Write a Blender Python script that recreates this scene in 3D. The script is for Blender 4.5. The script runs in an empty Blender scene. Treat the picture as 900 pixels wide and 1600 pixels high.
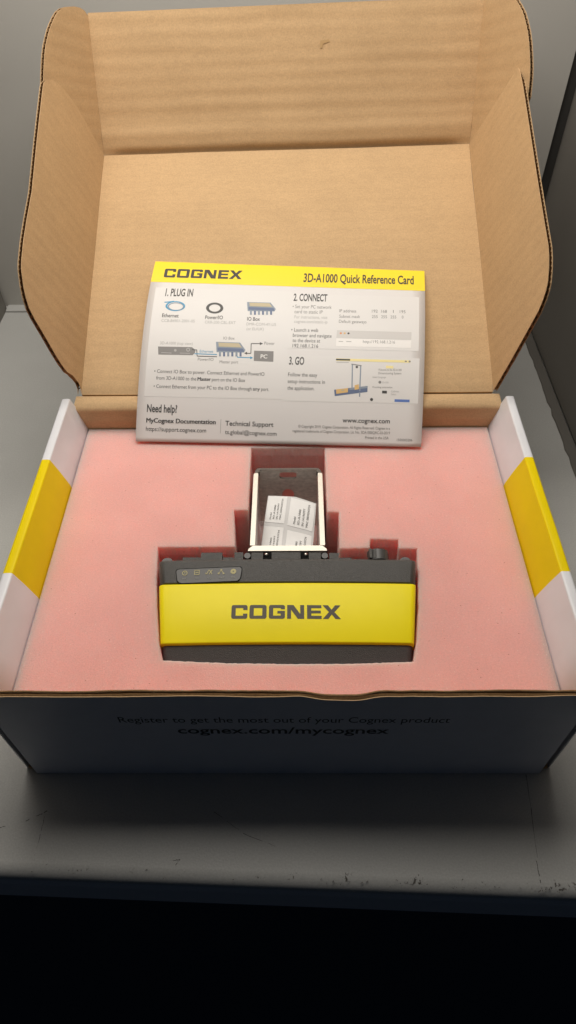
import bpy, bmesh, math, random
from mathutils import Vector, Matrix, noise
from mathutils.geometry import tessellate_polygon

random.seed(7)
SC = bpy.context.scene
COL = SC.collection
V = Vector

# ------------------------------------------------------------------ camera, world, lamps, exposure
CAM_POS = V((0.0067, -0.1558, 0.4378))
PITCH, YAW, ROLL, FPX = 0.8616, 0.0189, -0.0188, 1062.7          # focal length for a 1600 px tall frame


def camera_axes():
    cp, sp = math.cos(PITCH), math.sin(PITCH)
    f, rt, up = V((0, cp, -sp)), V((1, 0, 0)), V((0, sp, cp))
    Z = Matrix.Rotation(YAW, 3, 'Z')
    f, rt, up = Z @ f, Z @ rt, Z @ up
    c, s = math.cos(ROLL), math.sin(ROLL)
    return c * rt + s * up, -s * rt + c * up, f


RT, UP, FW = camera_axes()
cam = bpy.data.cameras.new('camera')
cam.sensor_fit = 'VERTICAL'
cam.sensor_height = 36.0
cam.lens = 36.0 * FPX / 1600.0
cam.clip_start, cam.clip_end = 0.01, 50
cam_ob = bpy.data.objects.new('camera', cam)
COL.objects.link(cam_ob)
m3 = Matrix((RT, UP, -FW)).transposed()
cam_ob.matrix_world = Matrix.Translation(CAM_POS) @ m3.to_4x4()
SC.camera = cam_ob

world = bpy.data.worlds.new('World')
SC.world = world
world.use_nodes = True
world.node_tree.nodes['Background'].inputs[0].default_value = (0.4, 0.62, 1.0, 1)
world.node_tree.nodes['Background'].inputs[1].default_value = 0.014


def area_lamp(name, loc, target, sx, sy, power, colour, spread=180):
    l = bpy.data.lights.new(name, 'AREA')
    l.shape = 'ELLIPSE'
    l.size, l.size_y, l.energy, l.color = sx, sy, power, colour
    l.spread = math.radians(spread)
    o = bpy.data.objects.new(name, l)
    COL.objects.link(o)
    o.location = loc
    o.rotation_euler = (V(target) - V(loc)).to_track_quat('-Z', 'Y').to_euler()
    return o


area_lamp('ceiling_lamp', (-0.15, 0.342, 0.69), (-0.15, 0.342, 0), 0.84, 0.38, 5.2, (1.0, 0.945, 0.865))

SC.view_settings.view_transform = 'Standard'
SC.view_settings.look = 'None'
SC.view_settings.gamma = 1
SC.view_settings.exposure = 0
SC.view_settings.use_curve_mapping = False
SC.cycles.max_bounces = 8


# ------------------------------------------------------------------ helpers
def ray(p):
    return RT * ((p[0] - 450) / FPX) - UP * ((p[1] - 800) / FPX) + FW


def on_plane(p, n, o):
    """where the sight line through photo pixel p meets the plane through o with normal n"""
    d = ray(p)
    n = V(n)
    return CAM_POS + d * ((V(o) - CAM_POS).dot(n) / d.dot(n))


def on_z(p, z):
    return on_plane(p, (0, 0, 1), (0, 0, z))


def on_x(p, x):
    return on_plane(p, (1, 0, 0), (x, 0, 0))


def on_y(p, y):
    return on_plane(p, (0, 1, 0), (0, y, 0))


def pix(P):
    d = V(P) - CAM_POS
    z = d.dot(FW)
    return 450 + FPX * d.dot(RT) / z, 800 - FPX * d.dot(UP) / z


def obj(name, bm, mats, parent=None, smooth=False, recalc=True):
    if recalc:
        bmesh.ops.recalc_face_normals(bm, faces=bm.faces)
    me = bpy.data.meshes.new(name)
    bm.to_mesh(me)
    bm.free()
    for m in (mats if isinstance(mats, (list, tuple)) else [mats]):
        me.materials.append(m)
    if smooth:
        for p in me.polygons:
            p.use_smooth = True
    o = bpy.data.objects.new(name, me)
    COL.objects.link(o)
    if parent is not None:
        o.parent = parent
        o.matrix_parent_inverse = parent.matrix_world.inverted()
    return o


def thing(name, label, cat, loc):
    o = bpy.data.objects.new(name, None)
    o.empty_display_size = 0.02
    COL.objects.link(o)
    o.location = loc
    o.matrix_world = Matrix.Translation(V(loc))
    o['label'], o['category'] = label, cat
    return o


def tag(o, label=None, cat=None, kind=None, group=None):
    if label:
        o['label'] = label
    if cat:
        o['category'] = cat
    if kind:
        o['kind'] = kind
    if group:
        o['group'] = group
    return o


def poly(bm, pts, mi=0):
    f = bm.faces.new([bm.verts.new(p) for p in pts])
    f.material_index = mi
    return f


def prism(bm, pts, vec, mi=0):
    """closed prism from a ring of 3-D points pushed along vec"""
    a = [bm.verts.new(p) for p in pts]
    b = [bm.verts.new(V(p) + V(vec)) for p in pts]
    n = len(a)
    fs = [bm.faces.new(a), bm.faces.new(b[::-1])]
    for i in range(n):
        fs.append(bm.faces.new((a[i], b[i], b[(i + 1) % n], a[(i + 1) % n])))
    for f in fs:
        f.material_index = mi
    return fs


def box(bm, lo, hi, mi=0):
    x0, y0, z0 = lo
    x1, y1, z1 = hi
    return prism(bm, [(x0, y0, z0), (x1, y0, z0), (x1, y1, z0), (x0, y1, z0)], (0, 0, z1 - z0), mi)


def bevel(bm, w, seg=2, angle=30):
    es = [e for e in bm.edges if len(e.link_faces) == 2 and e.calc_face_angle(0) > math.radians(angle)]
    bmesh.ops.bevel(bm, geom=es, offset=w, segments=seg, affect='EDGES', profile=0.6, clamp_overlap=True)


def loft(bm, rings, closed=True, cap=True, mi=0):
    vs = [[bm.verts.new(p) for p in r] for r in rings]
    n = len(vs[0])
    for a, b in zip(vs, vs[1:]):
        for i in range(n if closed else n - 1):
            f = bm.faces.new((a[i], a[(i + 1) % n], b[(i + 1) % n], b[i]))
            f.material_index = mi
    if cap:
        bm.faces.new(vs[0][::-1]).material_index = mi
        bm.faces.new(vs[-1]).material_index = mi
    return vs


def catmull(pts, n=6):
    out = []
    P = [V(p) for p in pts]
    for i in range(len(P) - 1):
        p0, p1, p2, p3 = P[max(i - 1, 0)], P[i], P[i + 1], P[min(i + 2, len(P) - 1)]
        for k in range(n):
            t = k / n
            out.append(0.5 * (2 * p1 + (p2 - p0) * t + (2 * p0 - 5 * p1 + 4 * p2 - p3) * t * t + (3 * p1 - p0 - 3 * p2 + p3) * t ** 3))
    out.append(P[-1])
    return out


# ------------------------------------------------------------------ materials
class M:
    def __init__(self, name, col, rough=0.5, metal=0.0, spec=0.5):
        self.m = bpy.data.materials.new(name)
        self.m.use_nodes = True
        self.t = self.m.node_tree
        self.b = self.t.nodes['Principled BSDF']
        self.b.inputs['Base Color'].default_value = (*col, 1)
        self.b.inputs['Roughness'].default_value = rough
        self.b.inputs['Metallic'].default_value = metal
        self.b.inputs['Specular IOR Level'].default_value = spec
        self.col = None
        self.base = col
        self.h = None

    def n(self, typ, **kw):
        nd = self.t.nodes.new(typ)
        for k, v in kw.items():
            setattr(nd, k, v)
        return nd

    def link(self, a, b):
        self.t.links.new(a, b)

    def coord(self, scale=(1, 1, 1), uv=False):
        tc = self.n('ShaderNodeTexCoord')
        mp = self.n('ShaderNodeMapping')
        mp.inputs['Scale'].default_value = scale
        self.link(tc.outputs['UV' if uv else 'Object'], mp.inputs['Vector'])
        return mp.outputs[0]

    def noise(self, scale, detail=3, stretch=(1, 1, 1), uv=False, rough=0.5):
        nz = self.n('ShaderNodeTexNoise')
        nz.inputs['Scale'].default_value = scale
        nz.inputs['Detail'].default_value = detail
        nz.inputs['Roughness'].default_value = rough
        self.link(self.coord(stretch, uv), nz.inputs['Vector'])
        return nz.outputs['Fac']

    def ramp(self, fac, stops):
        r = self.n('ShaderNodeValToRGB')
        el = r.color_ramp.elements
        while len(el) < len(stops):
            el.new(0.5)
        for e, (p, c) in zip(el, stops):
            e.position = p
            e.color = (*c, 1) if len(c) == 3 else c
        self.link(fac, r.inputs[0])
        return r.outputs[0]

    def tint(self, fac, lo, hi, p0=0.3, p1=0.7, mode='MULTIPLY'):
        """multiply the colour by a grey between lo and hi that follows fac"""
        c = self.ramp(fac, [(p0, (lo,) * 3 if not isinstance(lo, tuple) else lo), (p1, (hi,) * 3 if not isinstance(hi, tuple) else hi)])
        mx = self.n('ShaderNodeMix', data_type='RGBA', blend_type=mode)
        mx.inputs[0].default_value = 1
        if self.col is None:
            mx.inputs[6].default_value = (*self.base, 1)
        else:
            self.link(self.col, mx.inputs[6])
        self.link(c, mx.inputs[7])
        self.col = mx.outputs[2]
        self.link(self.col, self.b.inputs['Base Color'])
        return self

    def over(self, fac, colour):
        """lay another colour over where fac is 1"""
        mx = self.n('ShaderNodeMix', data_type='RGBA')
        self.link(fac, mx.inputs[0])
        if self.col is None:
            mx.inputs[6].default_value = (*self.base, 1)
        else:
            self.link(self.col, mx.inputs[6])
        mx.inputs[7].default_value = (*colour, 1)
        self.col = mx.outputs[2]
        self.link(self.col, self.b.inputs['Base Color'])
        return self

    def bump(self, fac, dist, strength=1.0):
        b = self.n('ShaderNodeBump')
        b.inputs['Strength'].default_value = strength
        b.inputs['Distance'].default_value = dist
        self.link(fac, b.inputs['Height'])
        if self.h is not None:
            self.link(self.h, b.inputs['Normal'])
        self.h = b.outputs[0]
        self.link(self.h, self.b.inputs['Normal'])
        return self

    def roughvar(self, fac, lo, hi):
        r = self.n('ShaderNodeMapRange')
        r.inputs['To Min'].default_value, r.inputs['To Max'].default_value = lo, hi
        self.link(fac, r.inputs['Value'])
        self.link(r.outputs[0], self.b.inputs['Roughness'])
        return self


def kraft(name, base, ribs=0.00016):
    k = M(name, base, 0.75, spec=0.25)
    k.tint(k.noise(900, 4, (1, 1, 1)), 0.90, 1.08)
    k.tint(k.noise(35, 3), 0.965, 1.03)
    k.tint(k.noise(420, 3, (0.3, 1, 1), uv=True), 0.965, 1.03)
    # print-through of the flutes: soft ridges along the flute direction (u), spaced along v
    w = k.n('ShaderNodeTexWave', wave_type='BANDS', bands_direction='Y')
    w.inputs['Scale'].default_value = 31.4
    w.inputs['Distortion'].default_value = 1.2
    w.inputs['Detail'].default_value = 1
    w.inputs['Detail Scale'].default_value = 0.6
    k.link(k.coord((1, 1, 1), True), w.inputs['Vector'])
    k.bump(w.outputs['Fac'], ribs, 1)
    # slow washboard waves
    k.bump(k.noise(14, 2, (0.12, 3.2, 1), uv=True), 0.0009 if ribs > 0.00015 else 0.0003, 0.4)
    k.bump(k.noise(1500, 2), 0.00008, 0.5)
    return k.m


KRAFT = kraft('kraft_board', (0.55, 0.37, 0.20))
KRAFT_SMOOTH = kraft('kraft_board_smooth', (0.55, 0.37, 0.20), 0.00011)
fl = M('flute_paper', (0.30, 0.17, 0.075), 0.85, spec=0.1)
fl.tint(fl.noise(700, 3), 0.8, 1.15)
FLUTE = fl.m
w_ = M('white_coated_board', (0.77, 0.775, 0.815), 0.38, spec=0.5)
w_.tint(w_.noise(60, 3), 0.97, 1.02)
w_.bump(w_.noise(45, 2, (1, 0.5, 1)), 0.0006, 0.25)
WHITE = w_.m
y_ = M('yellow_print', (0.85, 0.65, 0.002), 0.38, spec=0.12)
y_.tint(y_.noise(60, 3), 0.97, 1.02)
y_.bump(y_.noise(45, 2, (1, 0.5, 1)), 0.0006, 0.25)
YELLOW = y_.m
BLACK_INK = M('black_ink', (0.012, 0.012, 0.014), 0.5).m

f_ = M('pink_foam', (0.87, 0.455, 0.415), 0.95, spec=0.12)
f_.tint(f_.noise(900, 3, rough=0.75), 0.925, 1.065)
f_.b.inputs['Subsurface Weight'].default_value = 0.9
f_.b.inputs['Subsurface Radius'].default_value = (1.0, 0.45, 0.40)
f_.b.inputs['Subsurface Scale'].default_value = 0.022
f_.tint(f_.noise(26, 3), 0.955, 1.03)
vo = f_.n('ShaderNodeTexVoronoi')
vo.inputs['Scale'].default_value = 330
f_.link(f_.coord(), vo.inputs['Vector'])
sp = f_.ramp(vo.outputs['Distance'], [(0.05, (1, 1, 1)), (0.11, (0, 0, 0))])
f_.over(sp, (0.95, 0.68, 0.60))
vd = f_.n('ShaderNodeTexVoronoi')
vd.inputs['Scale'].default_value = 150
f_.link(f_.coord((1.0, 1.1, 1.0)), vd.inputs['Vector'])
f_.over(f_.ramp(vd.outputs['Distance'], [(0.03, (1, 1, 1)), (0.07, (0, 0, 0))]), (0.55, 0.22, 0.18))
f_.bump(f_.noise(1100, 3, rough=0.7), 0.0004, 0.7)
FOAM = f_.m

bp = M('black_plastic', (0.066, 0.064, 0.061), 0.40, spec=0.5)
bp.tint(bp.noise(2200, 2), 0.75, 1.25)
bp.bump(bp.noise(2300, 2, rough=0.6), 0.0004, 0.9)
PLASTIC = bp.m
PLASTIC_SMOOTH = M('black_plastic_smooth', (0.062, 0.060, 0.058), 0.42).m
GROOVE = M('groove_black', (0.010, 0.010, 0.010), 0.8, spec=0.05).m
yc = M('yellow_cover', (0.94, 0.80, 0.008), 0.42, spec=0.25)
yc.tint(yc.noise(40, 2), 0.97, 1.02)
yc.bump(yc.noise(1500, 2), 0.00008, 0.3)
YCOVER = yc.m
LOGO_INK = M('dark_print', (0.050, 0.038, 0.016), 0.5).m
ICON_INK = M('cream_print', (0.46, 0.41, 0.20), 0.6).m
ICON_GREY = M('grey_print', (0.28, 0.28, 0.26), 0.6).m

ms = M('steel_plate', (0.66, 0.62, 0.58), 0.45, 0.35)
ms.tint(ms.noise(300, 3, (1, 8, 0.6)), 0.8, 1.12)
ms.roughvar(ms.noise(120, 3), 0.36, 0.55)
STEEL = ms.m
me_ = M('steel_edge', (0.66, 0.63, 0.56), 0.55, 1.0)
me_.bump(me_.noise(2200, 2), 0.0001, 0.5)
STEEL_EDGE = me_.m
STEEL_DARK = M('steel_bend', (0.13, 0.11, 0.095), 0.55, 0.3).m
SCREW = M('screw_metal', (0.85, 0.83, 0.78), 0.3, 1.0).m

sh = M('shelf_paint', (0.51, 0.508, 0.488), 0.40, spec=0.4)
sh.tint(sh.noise(9, 4), 0.93, 1.05)
sh.tint(sh.noise(900, 2), 0.93, 1.06)
sh.bump(sh.noise(700, 2), 0.00012, 0.5)
sh.roughvar(sh.noise(20, 3), 0.36, 0.52)
# worn paint: dark chips crowding the front edge
tc = sh.n('ShaderNodeTexCoord')
sx = sh.n('ShaderNodeSeparateXYZ')
sh.link(tc.outputs['Object'], sx.inputs[0])
wear = sh.n('ShaderNodeMapRange')
wear.inputs['From Min'].default_value, wear.inputs['From Max'].default_value = -0.048, -0.0625
wear.inputs['To Min'].default_value, wear.inputs['To Max'].default_value = 0.0, 0.42
ty = sh.n('ShaderNodeMath', operation='MULTIPLY_ADD')
sh.link(sx.outputs[0], ty.inputs[0])
ty.inputs[1].default_value = 0.0325
sh.link(sx.outputs[1], ty.inputs[2])
sh.link(ty.outputs[0], wear.inputs['Value'])
fade = sh.n('ShaderNodeMapRange')
fade.inputs['From Min'].default_value, fade.inputs['From Max'].default_value = -0.0640, -0.0605
sh.link(ty.outputs[0], fade.inputs['Value'])
patch = sh.ramp(sh.noise(38, 2, (1, 0.35, 1)), [(0.42, (0, 0, 0)), (0.62, (1, 1, 1))])
pm = sh.n('ShaderNodeMath', operation='MULTIPLY')
sh.link(wear.outputs[0], pm.inputs[0])
sh.link(patch, pm.inputs[1])
ad = sh.n('ShaderNodeMath', operation='ADD')
sh.link(sh.noise(650, 4, (1, 0.6, 1), rough=0.7), ad.inputs[0])
sh.link(pm.outputs[0], ad.inputs[1])
fm = sh.n('ShaderNodeMath', operation='MULTIPLY')
sh.link(ad.outputs[0], fm.inputs[0])
sh.link(fade.outputs[0], fm.inputs[1])
chip = sh.ramp(fm.outputs[0], [(0.81, (0, 0, 0)), (0.90, (1, 1, 1))])
sh.over(chip, (0.10, 0.088, 0.075))
SHELF = sh.m
SCRATCH = M('scratch_dark', (0.07, 0.062, 0.055), 0.6).m
wl = M('wall_paint', (0.56, 0.54, 0.50), 0.5, spec=0.4)
wl.tint(wl.noise(6, 3), 0.95, 1.04)
wl.bump(wl.noise(600, 2), 0.00012, 0.4)
WALL = wl.m
wr = M('side_panel_shade', (0.20, 0.185, 0.165), 0.5, spec=0.4)  # darker than the back wall: weak side light painted into the colour
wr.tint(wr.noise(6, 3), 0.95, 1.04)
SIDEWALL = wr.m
GAP = M('gap_dark', (0.05, 0.047, 0.043), 0.7).m
GAP_GREY = M('seal_grey', (0.13, 0.12, 0.105), 0.7).m
FLOOR = M('dark_floor', (0.09, 0.09, 0.10), 0.6).m
LIP = M('lip_paint', (0.60, 0.61, 0.62), 0.45).m

CARD_PAPER = M('card_paper', (0.72, 0.70, 0.69), 0.42, spec=0.4).m
CARD_PANEL = M('card_panel', (0.735, 0.718, 0.705), 0.42, spec=0.4).m
CARD_YELLOW = M('card_yellow', (0.95, 0.72, 0.035), 0.42, spec=0.4).m
INK = M('card_ink', (0.045, 0.042, 0.04), 0.5).m
INK_GREY = M('card_ink_grey', (0.22, 0.21, 0.205), 0.5).m
INK_LIGHT = M('card_ink_light', (0.42, 0.41, 0.40), 0.5).m
INK_BLUE = M('card_ink_blue', (0.05, 0.30, 0.52), 0.5).m
INK_NAVY = M('card_ink_navy', (0.11, 0.15, 0.26), 0.5).m
INK_STEEL = M('card_ink_steel', (0.24, 0.29, 0.36), 0.5).m
INK_TAN = M('card_ink_tan', (0.52, 0.44, 0.28), 0.5).m
INK_BOX = M('card_ink_box', (0.70, 0.45, 0.17), 0.5).m
INK_PALEY = M('card_ink_pale_yellow', (0.88, 0.76, 0.35), 0.5).m
INK_BUTTON = M('card_ink_button', (0.10, 0.19, 0.50), 0.5).m
INK_BAR = M('card_ink_bar', (0.62, 0.60, 0.585), 0.5).m
INK_ORANGE = M('card_ink_orange', (0.75, 0.30, 0.10), 0.5).m
INK_WHITE = M('card_ink_white', (0.86, 0.84, 0.82), 0.5).m
LINER = M('sticker_liner', (0.66, 0.65, 0.645), 0.5).m
STICKER = M('sticker_paper', (0.84, 0.83, 0.82), 0.45).m

pf = M('clear_film', (0.9, 0.9, 0.9), 0.12)
pf.b.inputs['Alpha'].default_value = 0.16
FILM = pf.m

# ------------------------------------------------------------------ lettering
_tc = {}


def text_geo(s, bold=0.0):
    """outline of a string as flat vertices and faces, width and cap height measured"""
    key = (s, bold)
    if key in _tc:
        return _tc[key]
    cu = bpy.data.curves.new('lettering', 'FONT')
    cu.body, cu.size, cu.offset, cu.resolution_u = s, 1, bold, 3
    o = bpy.data.objects.new('lettering', cu)
    COL.objects.link(o)
    bpy.context.view_layer.update()
    me = o.to_mesh()
    vs = [(v.co.x, v.co.y) for v in me.vertices]
    fs = [tuple(p.vertices) for p in me.polygons]
    o.to_mesh_clear()
    bpy.data.objects.remove(o)
    bpy.data.curves.remove(cu)
    x0, x1 = min(v[0] for v in vs), max(v[0] for v in vs)
    _tc[key] = ([(v[0] - x0, v[1]) for v in vs], fs, x1 - x0)
    return _tc[key]


CAP = 0.70


def text_obj(name, s, x0, x1, y, cap, surf, mat, parent, bold=0.0, dy=0.0):
    """lettering from (x0,y) to (x1,y+dy) in the surface's own coordinates; surf maps (x, y) to 3-D"""
    vs, fs, w = text_geo(s, bold)
    bm = bmesh.new()
    kx, ky = (x1 - x0) / w, cap / CAP
    pv = [bm.verts.new(surf(x0 + vx * kx, y + vy * ky + dy * vx / w)) for vx, vy in vs]
    for f in fs:
        try:
            bm.faces.new([pv[i] for i in f])
        except ValueError:
            pass
    return obj(name, bm, mat, parent, recalc=False)


def rects(*r):
    return [[(a, b), (c, b), (c, d), (a, d)] for a, b, c, d in r]


def logo_polys():
    """the wide logo letters, cap height 1, drawn as tiles that butt together"""
    out = []
    s, h, c = 0.36, 0.22, 0.14

    def left(x):     # left upright with cut outer corners
        return [(x + c, 0), (x + s, 0), (x + s, 1), (x + c, 1), (x + .04, 1 - .04), (x, 1 - c), (x, c), (x + .04, .04)]

    def right(x):
        return [(x - p, q) for p, q in [(c, 0), (s, 0), (s, 1), (c, 1), (.04, 1 - .04), (0, 1 - c), (0, c), (.04, .04)]]
    # C
    out.append(left(0))
    out += rects((s, 0, 1.0, h), (s, 1 - h, 1.0, 1))
    out.append([(1.0, 0), (1.22, 0), (1.32, .04), (1.36, c), (1.36, .37), (1.0, .37)])
    out.append([(1.0, .64), (1.36, .64), (1.36, 1 - c), (1.32, .96), (1.22, 1), (1.0, 1)])
    # O
    out.append(left(1.54))
    out.append(right(2.99))
    out += rects((1.54 + s, 0, 2.99 - s, h), (1.54 + s, 1 - h, 2.99 - s, 1))
    # G
    g = 3.19
    out.append(left(g))
    out += rects((g + s, 0, g + 1.0, h), (g + s, 1 - h, g + 1.0, 1), (g + .72, .38, g + 1.0, .57))
    out.append([(g + 1.0, 0), (g + 1.22, 0), (g + 1.32, .04), (g + 1.36, c), (g + 1.36, .57), (g + 1.0, .57)])
    out.append([(g + 1.0, .70), (g + 1.36, .70), (g + 1.36, 1 - c), (g + 1.32, .96), (g + 1.22, 1), (g + 1.0, 1)])
    # N
    n = 4.74
    out += rects((n, 0, n + .33, 1), (n + 1.11, 0, n + 1.44, 1))
    out.append([(n + .33, 1), (n + .33, .66), (n + .90, 0), (n + 1.11, 0), (n + 1.11, .34), (n + .54, 1)])
    # E
    e = 6.43
    out += rects((e, 0, e + s, 1), (e + s, 0, e + 1.22, h), (e + s, .40, e + 1.16, .60), (e + s, 1 - h, e + 1.22, 1))
    # X
    x = 7.75
    out.append([(x + .0, 1), (x + .53, .5), (x, 0), (x + .46, 0), (x + .765, .33), (x + 1.07, 0), (x + 1.53, 0), (x + 1.0, .5), (x + 1.53, 1), (x + 1.07, 1), (x + .765, .67), (x + .46, 1)])
    return out


def logo_obj(name, x0, x1, y, cap, surf, mat, parent, dy=0.0):
    bm = bmesh.new()
    for pl in logo_polys():
        poly(bm, [surf(x0 + px / 9.28 * (x1 - x0), y + py * cap + dy * px / 9.28) for px, py in pl])
    return obj(name, bm, mat, parent)


# ------------------------------------------------------------------ the setting: shelf, walls, floor
def shelf_front(x):
    return -0.0648 - 0.0325 * x


XL, XR, YB = -0.325, 0.262, 0.535
shelf = thing('metal_shelf', 'grey painted steel shelf with scuffed front edge under the open box', 'shelf', (0, 0.2, 0))
bm = bmesh.new()
n = 40
top, mid, low = [], [], []
for i in range(n + 1):
    x = -0.5 + i / n
    yf = shelf_front(x)
    prof = [(YB + 0.02, 0), (yf + 0.008, 0)]
    for k in range(1, 7):                       # rolled nose
        a = math.radians(k * 14)
        prof.append((yf + 0.008 - 0.008 * math.sin(a), -0.008 + 0.008 * math.cos(a)))
    top.append([(x, y, z) for y, z in prof])
loft(bm, top, closed=False, cap=False)
obj('shelf_top', bm, SHELF, shelf, smooth=True)
bm = bmesh.new()
loft(bm, [[(x, shelf_front(x) + 0.0003, -0.0075), (x, shelf_front(x) - 0.0015, -0.012), (x, shelf_front(x) - 0.004, -0.030), (x, shelf_front(x) - 0.0035, -0.032), (x, shelf_front(x) + 0.02, -0.032)] for x in (-0.5, 0.5)], closed=False, cap=False)
obj('front_lip', bm, LIP, shelf)


def scratch(pts, w, jit=0.0006):
    """thin worn line in the paint through photo points"""
    P = [on_z(p, 0.00012) for p in pts]
    Q = []
    for a, b in zip(P, P[1:]):
        m = 7
        for k in range(m):
            Q.append(a.lerp(b, k / m) + V((random.uniform(-jit, jit) * .4, random.uniform(-jit, jit) * .4, 0)))
    Q.append(P[-1])
    bm = bmesh.new()
    for a, b in zip(Q, Q[1:]):
        if random.random() < 0.28:
            continue
        d = (b - a).normalized()
        s = V((-d.y, d.x, 0)) * w * random.uniform(0.3, 1)
        poly(bm, [a - s, b - s * .6, b + s * .6, a + s])
    obj('scratch', bm, SCRATCH, shelf)


scratch([(37, 1284), (60, 1274), (74, 1267)], 0.00035)
scratch([(0, 1293), (9, 1291)], 0.0003)
scratch([(70, 1275), (60, 1315), (54, 1337)], 0.00018)
scratch([(335, 1268), (380, 1302), (450, 1330)], 0.00018)
scratch([(795, 1325), (822, 1210), (840, 1340)][1:], 0.0002)
scratch([(270, 1345), (281, 1343), (274, 1352)], 0.0003)
scratch([(838, 1345), (845, 1380)], 0.0003)
for _ in range(46):                                # chips along the worn edge
    px = random.choice([random.uniform(40, 270), random.uniform(500, 640), random.uniform(720, 780), random.uniform(830, 880), random.uniform(0, 900)])
    yl = 1368 + px * 0.037
    py = yl - 4 - abs(random.gauss(0, 7))
    scratch([(px, py), (px + random.uniform(1, 5), py + random.uniform(-4, 4))], random.uniform(0.00015, 0.0005), 0.0004)


def wall(name, pts, mat):
    bm = bmesh.new()
    poly(bm, pts)
    o = obj(name, bm, mat)
    o['kind'] = 'structure'
    return o


bm = bmesh.new()
box(bm, (XL - 0.3, YB, -0.02), (XR - 0.0105, YB + 0.02, 1.2))
tag(obj('wall_back', bm, WALL), kind='structure')
bm = bmesh.new()
box(bm, (XR, -0.05, 0.004), (XR + 0.02, YB + 0.015, 1.2))
tag(obj('wall_right', bm, SIDEWALL), kind='structure')
bm = bmesh.new()
box(bm, (XL - 0.03, -0.05, -0.02), (XL, YB - 0.006, 1.2))
tag(obj('wall_left', bm, SIDEWALL), kind='structure')
bm = bmesh.new()                                   # the slit in the corner and the seal along the wall's foot
box(bm, (XR - 0.0100, YB + 0.004, 0.0), (XR - 0.0002, YB + 0.018, 1.2))
obj('corner_slit', bm, GAP)['kind'] = 'structure'
bm = bmesh.new()
nn = 60
ring = []
for i in range(nn + 1):
    y = -0.04 + (YB + 0.035) * i / nn
    j = random.uniform(-0.0008, 0.0008)
    ring.append([(XR - 0.0095 + j, y, 0.0003), (XR - 0.0085 + j, y, 0.0012), (XR - 0.0002, y, 0.002)])
loft(bm, ring, closed=False, cap=False)
obj('wall_seal', bm, GAP_GREY)['kind'] = 'structure'
bm = bmesh.new()                                   # pale folded strip at the shelf's rear
box(bm, (XL + 0.001, YB - 0.013, 0.0002), (XR - 0.011, YB - 0.0003, 0.0022))
bevel(bm, 0.0008)
obj('rear_strip', bm, SHELF, shelf)
bm = bmesh.new()
box(bm, (-1.5, -1.5, -0.62), (1.5, 1.0, -0.60))
tag(obj('floor', bm, FLOOR), kind='structure')

# ------------------------------------------------------------------ the box
W2, D, H = 0.1675, 0.2359, 0.1113
XI = 0.1610                                        # inner rim
ZF = 0.0845                                        # foam surface
bx = thing('cardboard_box', 'open white and yellow mailer box with kraft brown lid on the shelf', 'box', (0, 0.12, 0))


def sheet_uv(bm, fn):
    uvl = bm.loops.layers.uv.verify()
    for f in bm.faces:
        for l in f.loops:
            l[uvl].uv = fn(l.vert.co)


# side walls, rolled over from one board: outer face, rim, inner face leaning in to the foam
for s in (-1, 1):
    bm = bmesh.new()
    prof = [(W2, 0.0006), (W2, 0.055), (W2 - 0.0002, H - 0.0022)]
    for k in range(1, 6):
        a = math.radians(k * 18)
        prof.append((W2 - 0.0018 + 0.0018 * math.cos(a), H - 0.0018 + 0.0018 * math.sin(a)))
    prof.append((XI + 0.0016, H + 0.0001))
    for k in range(1, 5):
        a = math.radians(k * 22.5)
        prof.append((XI + 0.0012 - 0.0012 * math.sin(a), H - 0.0012 + 0.0012 * math.cos(a)))
    prof += [(XI - 0.0035, H - 0.012), (0.1537, ZF + 0.001), (0.1528, ZF - 0.01), (0.1526, 0.004)]
    ys = [0.0038, 0.03, 0.0565, 0.0777, 0.11, 0.14, 0.1723, 0.19, 0.22, D]
    rings = []
    for y in ys:
        r = []
        for i, (x, z) in enumerate(prof):
            wob = 0.0005 * noise.noise(V((y * 18, s * 5, i * .05)))
            r.append((s * (x + wob), y, z))
        rings.append(r)
    vs = loft(bm, rings, closed=False, cap=False)
    for f in bm.faces:
        yc_ = f.calc_center_median().y
        f.material_index = 1 if 0.0777 < yc_ < 0.1723 else 0
    bmesh.ops.recalc_face_normals(bm, faces=bm.faces)
    bmesh.ops.solidify(bm, geom=bm.faces[:], thickness=0.0011)
    o = obj('side_wall', bm, [WHITE, YELLOW], bx, smooth=True)
    o['label'] = 'white side wall with a wide yellow stripe over its rim'

for s in (-1, 1):                                  # folded board hidden inside each hollow side wall
    bm = bmesh.new()
    prism(bm, [(s * 0.1660, 0.0100, 0.003), (s * 0.1548, 0.0100, 0.003), (s * 0.1556, 0.0100, 0.083), (s * 0.1660, 0.0100, 0.083)], (0, D - 0.015, 0))
    obj('wall_core', bm, FLUTE, bx)

# bottom board
bm = bmesh.new()
box(bm, (-W2 + 0.002, 0.003, 0.0005), (W2 - 0.002, D, 0.0032))
obj('bottom_panel', bm, KRAFT_SMOOTH, bx)


# front panel: outer liner, flute core and inner liner, open at the top, wavy and dented there
def front_top(x):
    z = H - 0.0012 + 0.00045 * noise.noise(V((x * 45, 3.1, 0))) + 0.0003 * noise.noise(V((x * 160, 9.1, 0)))
    d = (x - 0.029) / 0.016
    z -= 0.0021 * math.exp(-d * d * d * d)
    d = (x + 0.055) / 0.025
    z += 0.0005 * math.exp(-d * d)
    return z


NX = 130
fx = [-0.1600 + 0.3200 * i / NX for i in range(NX + 1)]


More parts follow.
